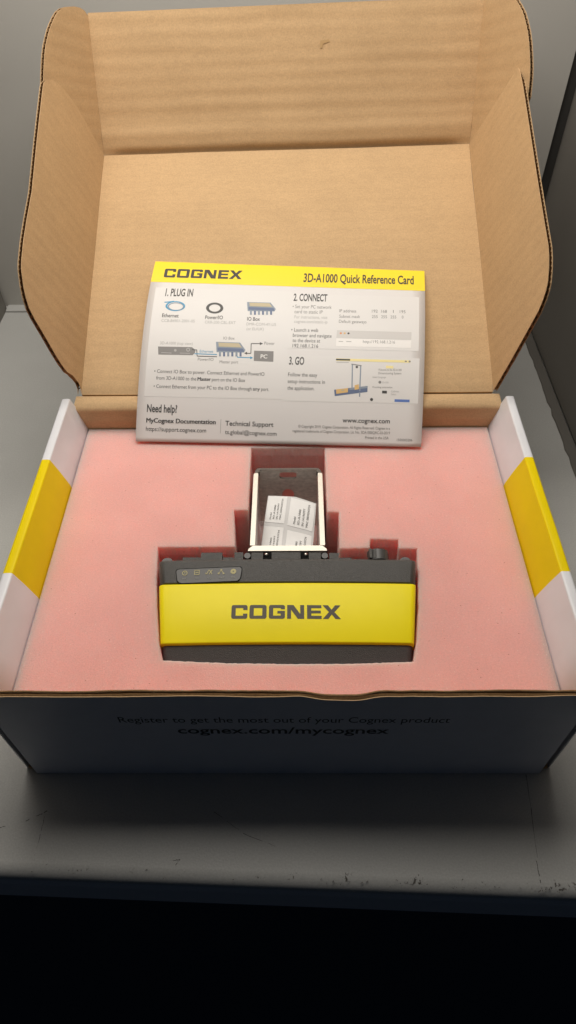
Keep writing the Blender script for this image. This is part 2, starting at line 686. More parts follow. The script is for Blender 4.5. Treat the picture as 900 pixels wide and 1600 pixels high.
def liner(y0, y1, dz, mat, name, parent, seed, lean=0.0):
    bm = bmesh.new()
    rings = []
    for x in fx:
        zt = front_top(x) + dz + 0.0004 * noise.noise(V((x * 90, seed, 0)))
        sway = 0.0007 * noise.noise(V((x * 30, seed + 4, 0)))
        dent = 0.0012 * math.exp(-((x - 0.029) / 0.016) ** 4)
        rings.append([(x, y0, 0.0006), (x, y0, zt - 0.012), (x, y0 + sway - dent, zt), (x, y1 + sway - dent, zt), (x, y1, zt - 0.012), (x, y1, 0.0006)])
    loft(bm, rings)
    sheet_uv(bm, lambda c: (c.x, c.z))
    bmesh.ops.recalc_face_normals(bm, faces=bm.faces)
    for f in bm.faces:
        if f.normal.z > 0.5:
            f.material_index = 1
    return obj(name, bm, mat, parent)


fp = liner(0.0, 0.0004, 0.0, [WHITE, KRAFT_SMOOTH], 'front_panel', bx, 1.0)
liner(0.0030, 0.0035, 0.0002, [KRAFT_SMOOTH, FLUTE], 'inner_liner', fp, 7.0)
bm = bmesh.new()
rings = []
for x in fx:
    zt = front_top(x) - 0.0009 + 0.0003 * noise.noise(V((x * 120, 21, 0)))
    r = []
    for k in range(25):
        z = zt - k * 0.0009
        r.append((x, 0.00175 + 0.0010 * math.cos(k * 1.75 + 1.1), z))
    rings.append(r)
loft(bm, rings, closed=False, cap=False)
obj('flute_core', bm, FLUTE, fp, smooth=True)


def front_surf(x, z):
    return V((x, -0.00015, z))


pa, pb = on_y((187, 1128.5), 0), on_y((702, 1129), 0)
text_obj('lettering', 'Register to get the most out of your Cognex product', pa.x, pb.x, pa.z, 0.0072, front_surf, BLACK_INK, fp, 0.0, pb.z - pa.z)
pa, pb = on_y((279, 1145.5), 0), on_y((607, 1146), 0)
text_obj('lettering', 'cognex.com/mycognex', pa.x, pb.x, pa.z, 0.0086, front_surf, BLACK_INK, fp, 0.014, pb.z - pa.z)

# rear wall with the folded hinge strip on top
hinge_l, hinge_r = on_z((127, 617), 0.1062), on_z((771, 612), 0.1062)
HY = (hinge_l.y + hinge_r.y) / 2
bm = bmesh.new()
rings = []
for i in range(41):
    x = -0.1598 + 0.3196 * i / 40
    wv = 0.0009 * noise.noise(V((x * 40, 2, 5)))
    yi = D - 0.0032
    rings.append([(x, yi - 0.001, 0.002), (x, yi, 0.08), (x, yi + 0.0008, 0.1012), (x, yi + 0.0018, 0.1030 + wv), (x, yi + 0.0034, 0.1042 + wv), (x, yi + 0.0068, 0.1050 + wv), (x, HY - 0.0012, 0.1055),
                  (x, HY + 0.0012, 0.1034), (x, HY + 0.0004, 0.09), (x, HY, 0.0006)])
loft(bm, rings)
sheet_uv(bm, lambda c: (c.x, c.z + c.y))
for f in bm.faces:
    if f.calc_center_median().y > HY and abs(f.normal.y) > 0.5:
        f.material_index = 1
obj('rear_wall', bm, [KRAFT, WHITE], bx, smooth=True).data.set_sharp_from_angle(angle=math.radians(45))

# ---- lid
lid_tl, lid_tr = on_x((163, 243), hinge_l.x), on_x((733, 225), hinge_r.x)
flap_tl, flap_tr = on_x((137, 20), hinge_l.x), on_x((757, -6), hinge_r.x)
T = 0.0030


def bil(a, b, c, d, u, v):
    """a b along the bottom, c d along the top"""
    return a.lerp(b, u).lerp(c.lerp(d, u), v)


def curved_panel(name, a, b, c, d, bulge, mats, parent, nu=24, nv=24, t=T):
    """board with an inner kraft face (front) and a white outer face; bulge(u,v) lifts it along the normal"""
    nrm = (b - a).cross(c - a).normalized()
    if nrm.y > 0 or (abs(nrm.y) < .2 and nrm.z < 0):
        nrm = -nrm
    wid, hei = (b - a).length, (c - a).length
    bm = bmesh.new()
    uvl = bm.loops.layers.uv.verify()
    F, B = {}, {}
    for i in range(nu + 1):
        for j in range(nv + 1):
            u, v = i / nu, j / nv
            p = bil(a, b, c, d, u, v) + nrm * bulge(u, v)
            F[i, j] = bm.verts.new(p)
            B[i, j] = bm.verts.new(p - nrm * t)

    def quad(vs, mi):
        f = bm.faces.new(vs)
        f.material_index = mi
        return f
    for i in range(nu):
        for j in range(nv):
            f = quad((F[i, j], F[i + 1, j], F[i + 1, j + 1], F[i, j + 1]), 0)
            for l, (p, q) in zip(f.loops, ((i, j), (i + 1, j), (i + 1, j + 1), (i, j + 1))):
                l[uvl].uv = (p / nu * wid, q / nv * hei)
            quad((B[i, j], B[i, j + 1], B[i + 1, j + 1], B[i + 1, j]), 1)
    for i in range(nu):
        quad((F[i, 0], B[i, 0], B[i + 1, 0], F[i + 1, 0]), 0)
        quad((F[i, nv], F[i + 1, nv], B[i + 1, nv], B[i, nv]), 0)
    for j in range(nv):
        quad((F[0, j], F[0, j + 1], B[0, j + 1], B[0, j]), 0)
        quad((F[nu, j], B[nu, j], B[nu, j + 1], F[nu, j + 1]), 0)
    o = obj(name, bm, mats, parent, smooth=True)
    o.data.set_sharp_from_angle(angle=math.radians(40))
    return o


def lid_bulge(u, v):
    return 0.0012 * noise.noise(V((u * 2.2, v * 3, 1))) + 0.0004 * noise.noise(V((u * 6, v * 14, 4))) - 0.0015 * max(0, (0.05 - v) / 0.05) ** 2


lid = curved_panel('lid', hinge_l + V((0, 0.0004, 0.0006)), hinge_r + V((0, 0.0004, 0.0006)), lid_tl, lid_tr, lid_bulge, [KRAFT_SMOOTH, WHITE], bx, 40, 50)


def flap_bulge(u, v):
    # pressed in along the crease, swelling just above it
    e_ = min(1, min(u, 1 - u) / 0.05)
    c = -0.0026 * e_ * math.exp(-(v / 0.035) ** 2) + 0.0012 * math.exp(-((v - 0.13) / 0.08) ** 2)
    return c + 0.0011 * noise.noise(V((u * 4, v * 2, 8))) + 0.0003 * noise.noise(V((u * 3, v * 13, 3)))


flap = curved_panel('front_flap', lid_tl, lid_tr, flap_tl, flap_tr, flap_bulge, [KRAFT, WHITE], bx, 44, 60)
# small dent in the flap
bm = bmesh.new()
fn = (lid_tr - lid_tl).cross(flap_tl - lid_tl).normalized()
if fn.y > 0:
    fn = -fn
for pts in ([(500, 64), (514, 62), (515, 66), (505, 69), (503, 76), (500, 76)],):
    poly(bm, [on_plane(p, fn, lid_tl) + fn * 0.0024 for p in pts])
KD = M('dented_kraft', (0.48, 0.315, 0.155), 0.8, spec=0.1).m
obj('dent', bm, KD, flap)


def clip_span(ring2, v):
    """smallest and largest s where the closed outline crosses level v"""
    xs = []
    for (s0, v0), (s1, v1) in zip(ring2, ring2[1:] + ring2[:1]):
        if (v0 - v) * (v1 - v) < 0:
            xs.append(s0 + (s1 - s0) * (v - v0) / (v1 - v0))
    return (min(xs), max(xs)) if len(xs) >= 2 else None


def corrugated(name, outline, o0, ev, es, nrm, parent, t=T, label=None):
    """a corrugated board in the plane (o0; ev along the hinge, es away from it). outline: 3-D points on the inner face.
    Two liners with a fluted sheet between them, whose open ends show at the free edge."""
    r2 = [((p - o0).dot(es), (p - o0).dot(ev)) for p in outline]
    r2 = [(max(s, 0.0), v) for s, v in r2]
    tl = 0.0004
    bm = bmesh.new()

    def lin(off, mi, mside):
        pts = [o0 + es * s + ev * v - nrm * off for s, v in r2]
        fs = prism(bm, pts, -nrm * tl, mside)
        fs[1].material_index = mi
    lin(0, 0, 0)
    sheet = lambda c: ((c - o0).dot(es), (c - o0).dot(ev))
    bmesh.ops.recalc_face_normals(bm, faces=bm.faces)
    sheet_uv(bm, sheet)
    main = obj(name, bm, [KRAFT_SMOOTH, WHITE, FLUTE], parent, recalc=False)
    if label:
        main['label'] = label
    bm = bmesh.new()
    lin(t - tl, 1, 0)
    obj('outer_liner', bm, [KRAFT_SMOOTH, WHITE], main)
    bm = bmesh.new()
    lo, hi = min(v for s, v in r2), max(v for s, v in r2)
    per, k = 0.0034, 0
    row = None
    v = lo + 0.0006
    amp = (t - 2 * tl) / 2 - 0.00002
    while v < hi:
        sp_ = clip_span(r2, v)
        if sp_ and sp_[1] - sp_[0] > 0.0006:
            off = t / 2 + amp * math.sin(2 * math.pi * v / per)
            cur = [bm.verts.new(o0 + es * s + ev * v - nrm * off) for s in (sp_[0] + 0.0002, (sp_[0] + sp_[1]) / 2, sp_[1] - 0.0002)]
            if row:
                for a in range(2):
                    bm.faces.new((row[a], row[a + 1], cur[a + 1], cur[a]))
            row = cur
        else:
            row = None
        v += per / 10
    obj('flute_core', bm, FLUTE, main, smooth=True)
    return main


def wing(side, hb, ht, ang, px_free):
    """side flap of the lid: hinge from hb to ht, splayed outwards by ang from square"""
    sgn = -1 if side == 'l' else 1
    u = (ht - hb).normalized()
    n = V((1, 0, 0)).cross(u)
    if n.y > 0:
        n = -n
    w = n * math.cos(ang) + V((sgn, 0, 0)) * math.sin(ang)
    w -= u * w.dot(u)
    w.normalize()
    m = u.cross(w).normalized()
    if m.x * sgn > 0:                       # inner face looks towards the box's middle
        m = -m
    pts = [on_plane(p, m, hb) for p in px_free]
    return pts, u, w, m


WL = [(126.3, 606), (123, 598), (113.6, 586.5), (105, 581), (96, 569), (86, 553), (70, 525), (54, 498), (46, 482), (41, 466), (37.5, 450), (35, 432), (33.6, 420), (34, 406), (37, 376), (42, 344), (50, 300), (58, 220), (67.5, 135), (69, 128.5), (73, 125), (80, 124.5), (87, 127.5), (95, 134), (106, 147), (152, 210.5), (163, 243)]
pts, u, w, m = wing('l', hinge_l, lid_tl, math.radians(12), WL)
corrugated('side_flap', [hinge_l + u * 0.001] + pts[:-1] + [lid_tl - u * 0.0008], hinge_l, u, w, m, bx)
wl_frame = (hinge_l, u, w, m)
WR = [(771, 610), (800, 560), (830, 506), (841, 486), (848, 469), (852.5, 455), (855.3, 442), (857.2, 420), (857.3, 400), (856.5, 385), (848, 334), (838, 272), (826, 194), (817, 136), (812, 110), (809, 105), (804.5, 103), (799, 103.5), (793, 108), (742, 205), (734, 224)]
pts, u, w, m = wing('r', hinge_r, lid_tr, math.radians(12), WR)
corrugated('side_flap', [hinge_r + u * 0.001] + pts[:-1] + [lid_tr - u * 0.0008], hinge_r, u, w, m, bx)
wr_frame = (hinge_r, u, w, m)


def tab(frame, fb, ft, p_ref, px_free, px_hidden):
    """dust flap on the end of the front flap, tucked behind the side flap"""
    o0, u, w, m = frame
    q = on_plane(p_ref, m, o0) - m * 0.0062           # just behind the side flap
    ev = (ft - fb).normalized()
    nrm = ev.cross(q - fb).normalized()
    if nrm.dot(m) < 0:
        nrm = -nrm
    es = nrm.cross(ev)
    if es.dot(q - fb) < 0:
        es = -es
    pts = [on_plane(p, nrm, fb) for p in px_free + px_hidden]
    return corrugated('dust_flap', [ft - ev * 0.0015] + pts + [fb + ev * 0.0005], fb, ev, es, nrm, bx)


TL = [(136, 22), (132, 16.5), (125, 12), (116, 10), (106, 10.5), (98, 12.5), (91, 18), (86, 26), (82, 35), (78, 45), (74.5, 58), (71.5, 72), (69.5, 90), (68.5, 112), (68, 128), (67.8, 140)]
tab(wl_frame, lid_tl, flap_tl, (68, 132), TL, [(70, 165), (90, 205), (150, 238)])
TR = [(758, -12), (764, -22), (774, -27), (786, -25), (797, -16), (806, 0), (811, 8), (816.5, 19), (820.5, 33), (824.3, 50), (826.3, 67), (827.6, 88), (828, 105), (827.6, 120), (826, 138), (824.5, 152)]
tab(wr_frame, lid_tr, flap_tr, (822, 150), TR, [(815, 175), (790, 200), (748, 225)])

# ------------------------------------------------------------------ foam insert with its pockets
slot_px = [(393, 700), (507, 700), (511, 799), (529, 800), (530, 857), (578, 856), (579, 842), (622, 843), (623, 857), (651, 857), (653, 900), (653.5, 950), (651, 1000), (646, 1033),
           (550, 1036), (450, 1036.5), (350, 1035), (254, 1031), (248.5, 1005), (245.5, 950), (245, 900), (247, 855), (368, 854), (366, 797), (388, 797)]


def dense(ring, step):
    out = []
    for a, b in zip(ring, ring[1:] + ring[:1]):
        k = max(1, int((b - a).length / step))
        for i in range(k):
            out.append(a.lerp(b, i / k))
    return out


def inset(ring, d):
    """move each corner of a ring along its mitre (positive: to the left of travel)"""
    n = len(ring)
    out = []
    for i in range(n):
        a, b, c = ring[i - 1], ring[i], ring[(i + 1) % n]
        e0, e1 = (b - a).normalized(), (c - b).normalized()
        n0, n1 = V((-e0.y, e0.x, 0)), V((-e1.y, e1.x, 0))
        mm = (n0 + n1)
        mm = mm / max(mm.length, .3)
        out.append(b + mm * (d / max(mm.dot(n0), 0.4)))
    return out


slot = dense([on_z(p, ZF) for p in slot_px], 0.0016)
slot = [p + V((noise.noise(p * 700) * 0.00034, noise.noise(p * 700 + V((9, 9, 9))) * 0.00034, 0)) for p in slot]
area = sum(a.x * b.y - b.x * a.y for a, b in zip(slot, slot[1:] + slot[:1]))
ow = 1 if area < 0 else -1                        # side of the ring that is foam
outer = dense([V((-0.1529, 0.0042, ZF)), V((0.1529, 0.0042, ZF)), V((0.1524, D - 0.0040, ZF)), V((-0.1524, D - 0.0040, ZF))], 0.004)
bm = bmesh.new()
R_ = 0.0012
rows = []
for k in range(5):
    a = math.radians(90 * k / 4)
    rr = inset(slot, ow * R_ * (1 - math.sin(a)))
    rows.append([bm.verts.new(p + V((0, 0, -R_ * (1 - math.cos(a))))) for p in rr])
for dz, lean in ((0.006, 0.0019), (0.014, 0.0040), (0.030, 0.0072), (0.056, 0.0090)):    # rear walls sloped a little, shaped to catch more of the lamp
    rows.append([bm.verts.new(p + V((0.0004 * noise.noise(V((p.x * 300, p.y * 300, dz * 900))), 0.0004 * noise.noise(V((p.y * 300, p.x * 300, dz * 900))) - (lean if p.y > 0.07 else 0), -dz))) for p in slot])
n = len(slot)
for A, B in zip(rows, rows[1:]):
    for i in range(n):
        bm.faces.new((A[i], A[(i + 1) % n], B[(i + 1) % n], B[i]))
floor_f = bm.faces.new(rows[-1])
orow = [bm.verts.new(p) for p in outer]
olow = [bm.verts.new(p + V((0, 0, -0.0795))) for p in outer]
m_ = len(outer)
for i in range(m_):
    bm.faces.new((orow[i], orow[(i + 1) % m_], olow[(i + 1) % m_], olow[i]))
bm.faces.new(olow)
tri = tessellate_polygon([[v.co for v in orow], [v.co for v in rows[0]]])
allv = orow + rows[0]
for t in tri:
    try:
        bm.faces.new([allv[i] for i in t])
    except ValueError:
        pass
fo = obj('foam_insert', bm, FOAM)
tag(fo, 'pink foam slab with cut-out pockets filling the white box', 'foam insert')

# ------------------------------------------------------------------ the scanner
# its top lies in a plane tipped a little towards the front
FRONT = on_z((450, 1006), 0.0835)
REAR = on_z((450, 873), 0.0935)
dv_s = (REAR - FRONT)
dv_s.x = 0
DL = dv_s.length
es_ = dv_s.normalized()
dn = V((1, 0, 0)).cross(es_)
if dn.z < 0:
    dn = -dn
DX = (on_z((448.5, 940), 0.088).x)
D0 = V((DX, FRONT.y, FRONT.z))


def dev(x, s, h=0.0):
    return D0 + V((x, 0, 0)) + es_ * s + dn * h


def on_dev(p, h=0.0):
    q = on_plane(p, dn, D0 + dn * h) - D0
    return q.x, q.dot(es_)


sc = thing('machine_vision_scanner', 'black and yellow industrial scanner lying in the pink foam pocket', 'scanner', dev(0, DL / 2, -0.05))
hw_front = (on_dev((648, 1006))[0] - on_dev((249.5, 1006))[0]) / 2
hw_rear = (on_dev((648.5, 900))[0] - on_dev((248.5, 900))[0]) / 2
s_seam = on_dev((450, 912.5))[1]
s_front = on_dev((450, 1004.5))[1]


def hw_at(s):
    t = (s - s_front) / (s_seam - s_front)
    return hw_front + (hw_rear - hw_front) * t


CROWN = 0.0021


def shell(name, prof, mat, r_end, parent, grow=0.0):
    """loft of a closed s-h profile along x, rounded over at both ends"""
    cs = (sum(p[0] for p in prof) / len(prof), sum(p[1] for p in prof) / len(prof))
    st = []
    for k in range(7):
        a = math.radians(90 * k / 6)
        st.append((-(1 - r_end + r_end * math.cos(a)), 1 - math.sin(a)))
    st = [(x, d) for x, d in st]
    xs = [(-1.0 + 0.0, r_end)]
    ring = []
    ends = []
    for k in range(7):
        a = math.radians(90 * k / 6)
        ends.append((r_end * (1 - math.sin(a)), r_end * (1 - math.cos(a))))   # (how far in from the end, how far sunk)
    ends = ends[::-1]                                                           # from sunk at the end to flush
    stations = []
    for inx, sunk in ends:
        stations.append((-1, inx, sunk))
    for i in range(1, 24):
        stations.append((0, -1 + 2 * i / 24, 0))
    for inx, sunk in ends[::-1]:
        stations.append((1, inx, sunk))
    bm = bmesh.new()
    rings = []
    for kind, q, sunk in stations:
        r = []
        for s, h in prof:
            hw = hw_at(s) + grow
            if kind == 0:
                x = q * (hw - r_end)
            else:
                x = kind * (hw - q)
            c = CROWN * (1 - (x / hw) ** 2) - CROWN * 0.3
            r.append(dev(x, s, h - sunk * (1 if h > -0.02 else 0) + (c if h > -0.02 else 0)))
        rings.append(r)
    loft(bm, rings)
    return obj(name, bm, mat, parent, smooth=False)


def auto_smooth(o, ang=35):
    for p in o.data.polygons:
        p.use_smooth = True
    o.data.set_sharp_from_angle(angle=math.radians(ang))


def arc(cx, cy, r, a0, a1, n=5):
    return [(cx + r * math.cos(math.radians(a0 + (a1 - a0) * k / n)), cy + r * math.sin(math.radians(a0 + (a1 - a0) * k / n))) for k in range(n + 1)]


BASE = -0.055
# rear upper housing
prof = [(s_seam - 0.002, BASE), (s_seam - 0.002, -0.0035), (s_seam + 0.0004, -0.0012)] + [(s_seam + 0.0012, -0.0001)] + arc(DL - 0.0025, -0.0025, 0.0025, 90, 0) + [(DL + 0.001, -0.02), (DL + 0.001, BASE)]
hs = shell('housing', prof, PLASTIC, 0.0042, sc)
auto_smooth(hs, 50)
# yellow cover, a hair proud
prof = [(s_front, BASE), (s_front - 0.0012, -0.006), (s_front - 0.0009, -0.0012)] + arc(s_front + 0.0004, -0.0004, 0.0010, 180, 90, 3) + arc(s_seam - 0.0010, -0.0004, 0.0010, 90, 0, 3) + [(s_seam, -0.006), (s_seam, BASE)]
cv = shell('yellow_cover', prof, YCOVER, 0.0036, sc, 0.0003)
auto_smooth(cv, 50)
# front lower housing: a chamfer that falls away to the foam
ch = on_plane((450, 1040), (0, 0, 1), (0, 0, 0.0765)) - D0
chs, chh = ch.dot(es_), ch.dot(dn)
prof = [(s_front + 0.001, BASE), (s_front + 0.001, -0.002), (s_front - 0.0004, -0.0014), (s_front - 0.0016, -0.0018), (chs, chh), (chs - 0.001, chh - 0.004), (chs - 0.001, BASE)]
lw = shell('lower_housing', prof, PLASTIC, 0.0036, sc, -0.0004)
auto_smooth(lw, 40)


def dsurf(h):
    def f(x, s):
        hw = hw_at(s)
        return dev(x, s, h + CROWN * (1 - (x / hw) ** 2) - CROWN * 0.3)
    return f


a, b = on_dev((361.5, 968.5)), on_dev((532.5, 969))
cap = on_dev((450, 947.5))[1] - on_dev((450, 968.8))[1]
logo_obj('logo_lettering', a[0], b[0], a[1], cap, dsurf(0.00075), LOGO_INK, cv, b[1] - a[1])

# status panel with its groove and five symbols
pp = [(280, 889), (376, 886.5), (378.5, 888.5), (379, 891), (377, 903), (375.5, 907), (372, 910), (283, 913), (278.5, 911.5), (276, 908), (274.5, 893), (276, 890)]
P2 = [on_dev(p) for p in pp]
bm = bmesh.new()
sf0, sf1 = dsurf(0.00025), dsurf(0.00045)
cxm, csm = sum(p[0] for p in P2) / len(P2), sum(p[1] for p in P2) / len(P2)
poly(bm, [sf0(x, s) for x, s in P2])
ip = obj('status_panel', bm, GROOVE, sc)
bm = bmesh.new()
poly(bm, [sf1(cxm + (x - cxm) * 0.978, csm + (s - csm) * 0.91) for x, s in P2])
obj('panel_face', bm, PLASTIC_SMOOTH, ip)
sf2 = dsurf(0.0006)


def ring_poly(bm, cx, cy, r0, r1, surf, n=20, a0=0, a1=360, sx=1.0, sy=1.0):
    for k in range(n):
        A, B = math.radians(a0 + (a1 - a0) * k / n), math.radians(a0 + (a1 - a0) * (k + 1) / n)
        poly(bm, [surf(cx + math.cos(t) * r * sx, cy + math.sin(t) * r * sy) for t, r in ((A, r0), (B, r0), (B, r1), (A, r1))])


def bar(bm, x0, y0, x1, y1, w, surf):
    d = V((x1 - x0, y1 - y0, 0)).normalized()
    q = V((-d.y, d.x, 0)) * w / 2
    poly(bm, [surf(x0 - q.x, y0 - q.y), surf(x1 - q.x, y1 - q.y), surf(x1 + q.x, y1 + q.y), surf(x0 + q.x, y0 + q.y)])


for k, (px, py) in enumerate(((289, 896.3), (308, 895.5), (327, 895.2), (346, 894.8), (365, 894.5))):
    x, s = on_dev((px, py))
    u_ = 0.0016
    bm = bmesh.new()
    if k == 0:
        ring_poly(bm, x, s, u_ * .75, u_ * 1.05, sf2)
        bar(bm, x, s - .2 * u_, x, s + .55 * u_, u_ * .3, sf2)
    elif k == 1:
        for q in ((-1, -1, 1, -1), (-1, 1, 1, 1)):
            bar(bm, x + q[0] * u_, s + q[1] * u_ * .9, x + q[2] * u_, s + q[3] * u_ * .9, u_ * .28, sf2)
        for q in (-.9, .9):
            bar(bm, x + q * u_, s - .76 * u_, x + q * u_, s + .76 * u_, u_ * .25, sf2)
        bar(bm, x - .5 * u_, s, x + .6 * u_, s, u_ * .35, sf2)
    elif k == 2:
        bar(bm, x - 1.4 * u_, s - .3 * u_, x - .9 * u_, s - .9 * u_, u_ * .3, sf2)
        bar(bm, x - .85 * u_, s - .85 * u_, x - .1 * u_, s + .9 * u_, u_ * .3, sf2)
        bar(bm, x + .1 * u_, s - .9 * u_, x + 1.2 * u_, s + .9 * u_, u_ * .3, sf2)
        bar(bm, x + .1 * u_, s + .9 * u_, x + .55 * u_, s + .1 * u_, u_ * .3, sf2)
        bar(bm, x + .75 * u_, s - .1 * u_, x + 1.2 * u_, s - .9 * u_, u_ * .3, sf2)
    elif k == 3:
        ring_poly(bm, x, s + .75 * u_, 0, u_ * .36, sf2, 10)
        for q in (-1, 1):
            bar(bm, x + q * .15 * u_, s + .4 * u_, x + q * .75 * u_, s - .5 * u_, u_ * .25, sf2)
            ring_poly(bm, x + q * .95 * u_, s - .75 * u_, 0, u_ * .36, sf2, 10)
    else:
        ring_poly(bm, x, s, u_ * .28, u_ * 1.1, sf2)
    obj('status_symbol', bm, ICON_INK, ip)
for txt, px, py in (('PWR', 288, 906.5), ('MOD', 308, 905.8), ('ACQ', 327, 905.4), ('ENET', 346.5, 905.2), ('ERR', 365, 904.6)):
    x, s = on_dev((px, py))
    hwid = 0.0012 if len(txt) < 4 else 0.0017
    text_obj('symbol_caption', txt, x - hwid, x + hwid, s, 0.0011, sf2, ICON_GREY, ip, 0.01)

# the row of ribs and bosses along the rear edge: seen from above they stand behind the housing
HR = -0.0032


def rib(x0, x1, ytop, name='rib', mat=PLASTIC, drop=0.020):
    ax, as_ = on_dev((x0, ytop), HR)
    bx_, bs_ = on_dev((x1, ytop), HR)
    bm = bmesh.new()
    s1 = (as_ + bs_) / 2
    prism(bm, [dev(ax, DL - 0.001, HR), dev(bx_, DL - 0.001, HR), dev(bx_, s1, HR), dev(ax, s1, HR)], dn * -drop)
    bevel(bm, 0.0004, 2)
    obj(name, bm, mat, sc)
    return s1


for x0, x1, yt in ((286, 313.6, 871), (314.4, 347.6, 863.5), (348.4, 365.4, 871), (366.5, 380, 863), (393, 411, 863.5), (424.5, 469.5, 863), (482.5, 501, 863.5), (514.5, 529, 864), (529.8, 549, 871.5)):
    rib(x0, x1, yt)
for x0, x1 in ((381.5, 391.5), (502.5, 512.5)):      # round bosses between the ribs
    ax, s1 = on_dev(((x0 + x1) / 2, 866.5), HR)
    bm = bmesh.new()
    r = (on_dev((x1, 866))[0] - on_dev((x0, 866))[0]) / 2
    ring = [dev(ax + r * math.cos(t * math.pi / 8), s1 - 0.0006 + r * math.sin(t * math.pi / 8), HR - 0.0002) for t in range(16)]
    prism(bm, ring, dn * -0.02)
    bevel(bm, 0.0003, 2, 50)
    auto_smooth(obj('boss', bm, PLASTIC_SMOOTH, sc), 50)
# dark channel behind the two notches, with the screw heads in them
ax, s1 = on_dev((411, 868), HR)
for px in (416.3, 477.8):
    x, s_ = on_dev((px, 868), -0.006)
    bm = bmesh.new()
    bmesh.ops.create_icosphere(bm, subdivisions=2, radius=0.0013, matrix=Matrix.Translation(dev(x, s_, -0.0050)) @ Matrix.Diagonal((1, 0.9, 1, 1)))
    obj('screw', bm, SCREW, sc, smooth=True)
    pc_ = 418 if px < 440 else 476
    xa, sa = on_dev((pc_ - 6.2, 867), -0.0052)
    xb, sb = on_dev((pc_ + 6.2, 867), -0.0052)
    bm = bmesh.new()
    prism(bm, [dev(xa, DL + 0.0003, -0.0052), dev(xb, DL + 0.0003, -0.0052), dev(xb, sa + 0.0018, -0.0052), dev(xa, sa + 0.0018, -0.0052)], dn * -0.012)
    obj('notch_floor', bm, GROOVE, sc)
# round connector at the right and the rounded corner caps
cx0, cs0 = on_dev((591, 866.5), HR)
bm = bmesh.new()
r = (on_dev((608, 868), HR)[0] - on_dev((575, 868), HR)[0]) / 2
o_ = dev(cx0, DL + 0.0002, HR - r * 0.45)
q = []
for t in range(28):
    A = t / 28 * 2 * math.pi
    q.append(o_ + V((1, 0, 0)) * r * math.cos(A) + dn * r * 0.9 * math.sin(A))
prism(bm, q, es_ * (cs0 - DL + 0.0026))
bevel(bm, 0.0007, 2, 50)
con = obj('connector', bm, PLASTIC_SMOOTH, sc)
auto_smooth(con, 40)
bm = bmesh.new()                                      # key flats on the connector
for x0, x1 in ((577.5, 581.5), (584, 594)):
    a0, a1 = on_dev((x0, 866), 0.0)[0], on_dev((x1, 866), 0.0)[0]
    hh = HR - r * 0.45 + r * 0.88
    prism(bm, [dev(a0, DL + 0.0008, hh), dev(a1, DL + 0.0008, hh), dev(a1, cs0 + 0.0028, hh), dev(a0, cs0 + 0.0028, hh)], dn * -0.006)
bevel(bm, 0.0003, 1)
ck = obj('connector_key', bm, PLASTIC, con)
ck['kind'] = 'stuff'
for px in (261.5, 633):
    x, s_ = on_dev((px, 877), -0.003)
    bm = bmesh.new()
    rr = 0.0033
    ring = [dev(x + rr * math.cos(t * math.pi / 10), DL - 0.0002 + rr * .72 * math.sin(t * math.pi / 10), -0.0026) for t in range(20)]
    prism(bm, ring, dn * -0.02)
    bevel(bm, 0.0012, 3, 50)
    auto_smooth(obj('corner_boss', bm, PLASTIC_SMOOTH, sc), 50)

# ------------------------------------------------------------------ the steel bracket
ZB = 0.0795
BL, BR_ = on_z((397, 737), ZB), on_z((503, 737), ZB)
FL, FR = on_z((388, 860.5), ZB), on_z((512, 860.5), ZB)
yb0, yb1 = (FL.y + FR.y) / 2, on_z((450, 729), ZB).y
xb = (BR_.x - BL.x) / 2
xc = (BL.x + BR_.x) / 2
xfh = (FR.x - FL.x) / 2
TB = 0.0031
br = thing('mounting_bracket', 'U-shaped steel mounting bracket standing in the foam behind the black and yellow scanner', 'bracket', (xc, (yb0 + yb1) / 2, 0.03))


def arm(sx):
    bm = bmesh.new()
    out, inn = sx * (xb + 0.0002), sx * (xb - TB)
    ring = [(xc + out, yb0 + 0.0046, ZB), (xc + inn, yb0 + 0.0046, ZB), (xc + inn, yb1 - 0.0070, ZB), (xc + inn + sx * .0006, yb1 - 0.0064, ZB), (xc + out - sx * 0.0008, yb1 - 0.0066, ZB), (xc + out, yb1 - 0.0074, ZB)]
    fs = prism(bm, ring, (0, 0, -0.052))
    bevel(bm, 0.00035, 1, 40)
    for f in bm.faces:
        f.material_index = 1 if f.normal.z > 0.9 else 0
    bmesh.ops.recalc_face_normals(bm, faces=bm.faces)
    for f in bm.faces:
        f.material_index = 1 if f.normal.z > 0.5 else 0
    obj('side_arm', bm, [STEEL, STEEL_EDGE], br)


arm(-1)
arm(1)
bm = bmesh.new()                                      # front plate, its ends bent round
e = 0.0013
ring = [(xc - xfh, yb0, ZB), (xc + xfh, yb0, ZB), (xc + xfh - .0005, yb0 + 0.0018, ZB), (xc + xfh - 0.0032, yb0 + 0.0043, ZB), (xc - xfh + 0.0032, yb0 + 0.0043, ZB), (xc - xfh + .0005, yb0 + 0.0018, ZB)]
prism(bm, ring, (0, 0, -0.045))
bevel(bm, 0.0005, 2, 40)
bmesh.ops.recalc_face_normals(bm, faces=bm.faces)
for f in bm.faces:
    f.material_index = 1 if f.normal.z > 0.5 else 0
obj('front_plate', bm, [STEEL, STEEL_EDGE], br)

# rear plate with a slot and a round hole cut through
xw = xb - 0.0002
ry = yb1 - 0.0022
zt, zb_ = ZB - 0.0009, 0.026


def hole_ring(cx, cz, a, b, sq):
    out = []
    for t in range(20):
        A = t / 20 * 2 * math.pi
        c, s_ = math.cos(A), math.sin(A)
        out.append(V((cx + (abs(c) ** sq) * math.copysign(a, c), 0, cz + (abs(s_) ** sq) * math.copysign(b, s_))))
    return out


def on_plate(p):
    q = on_plane(p, V((0, -1, TILT_)), (0, ry, zt))
    return q


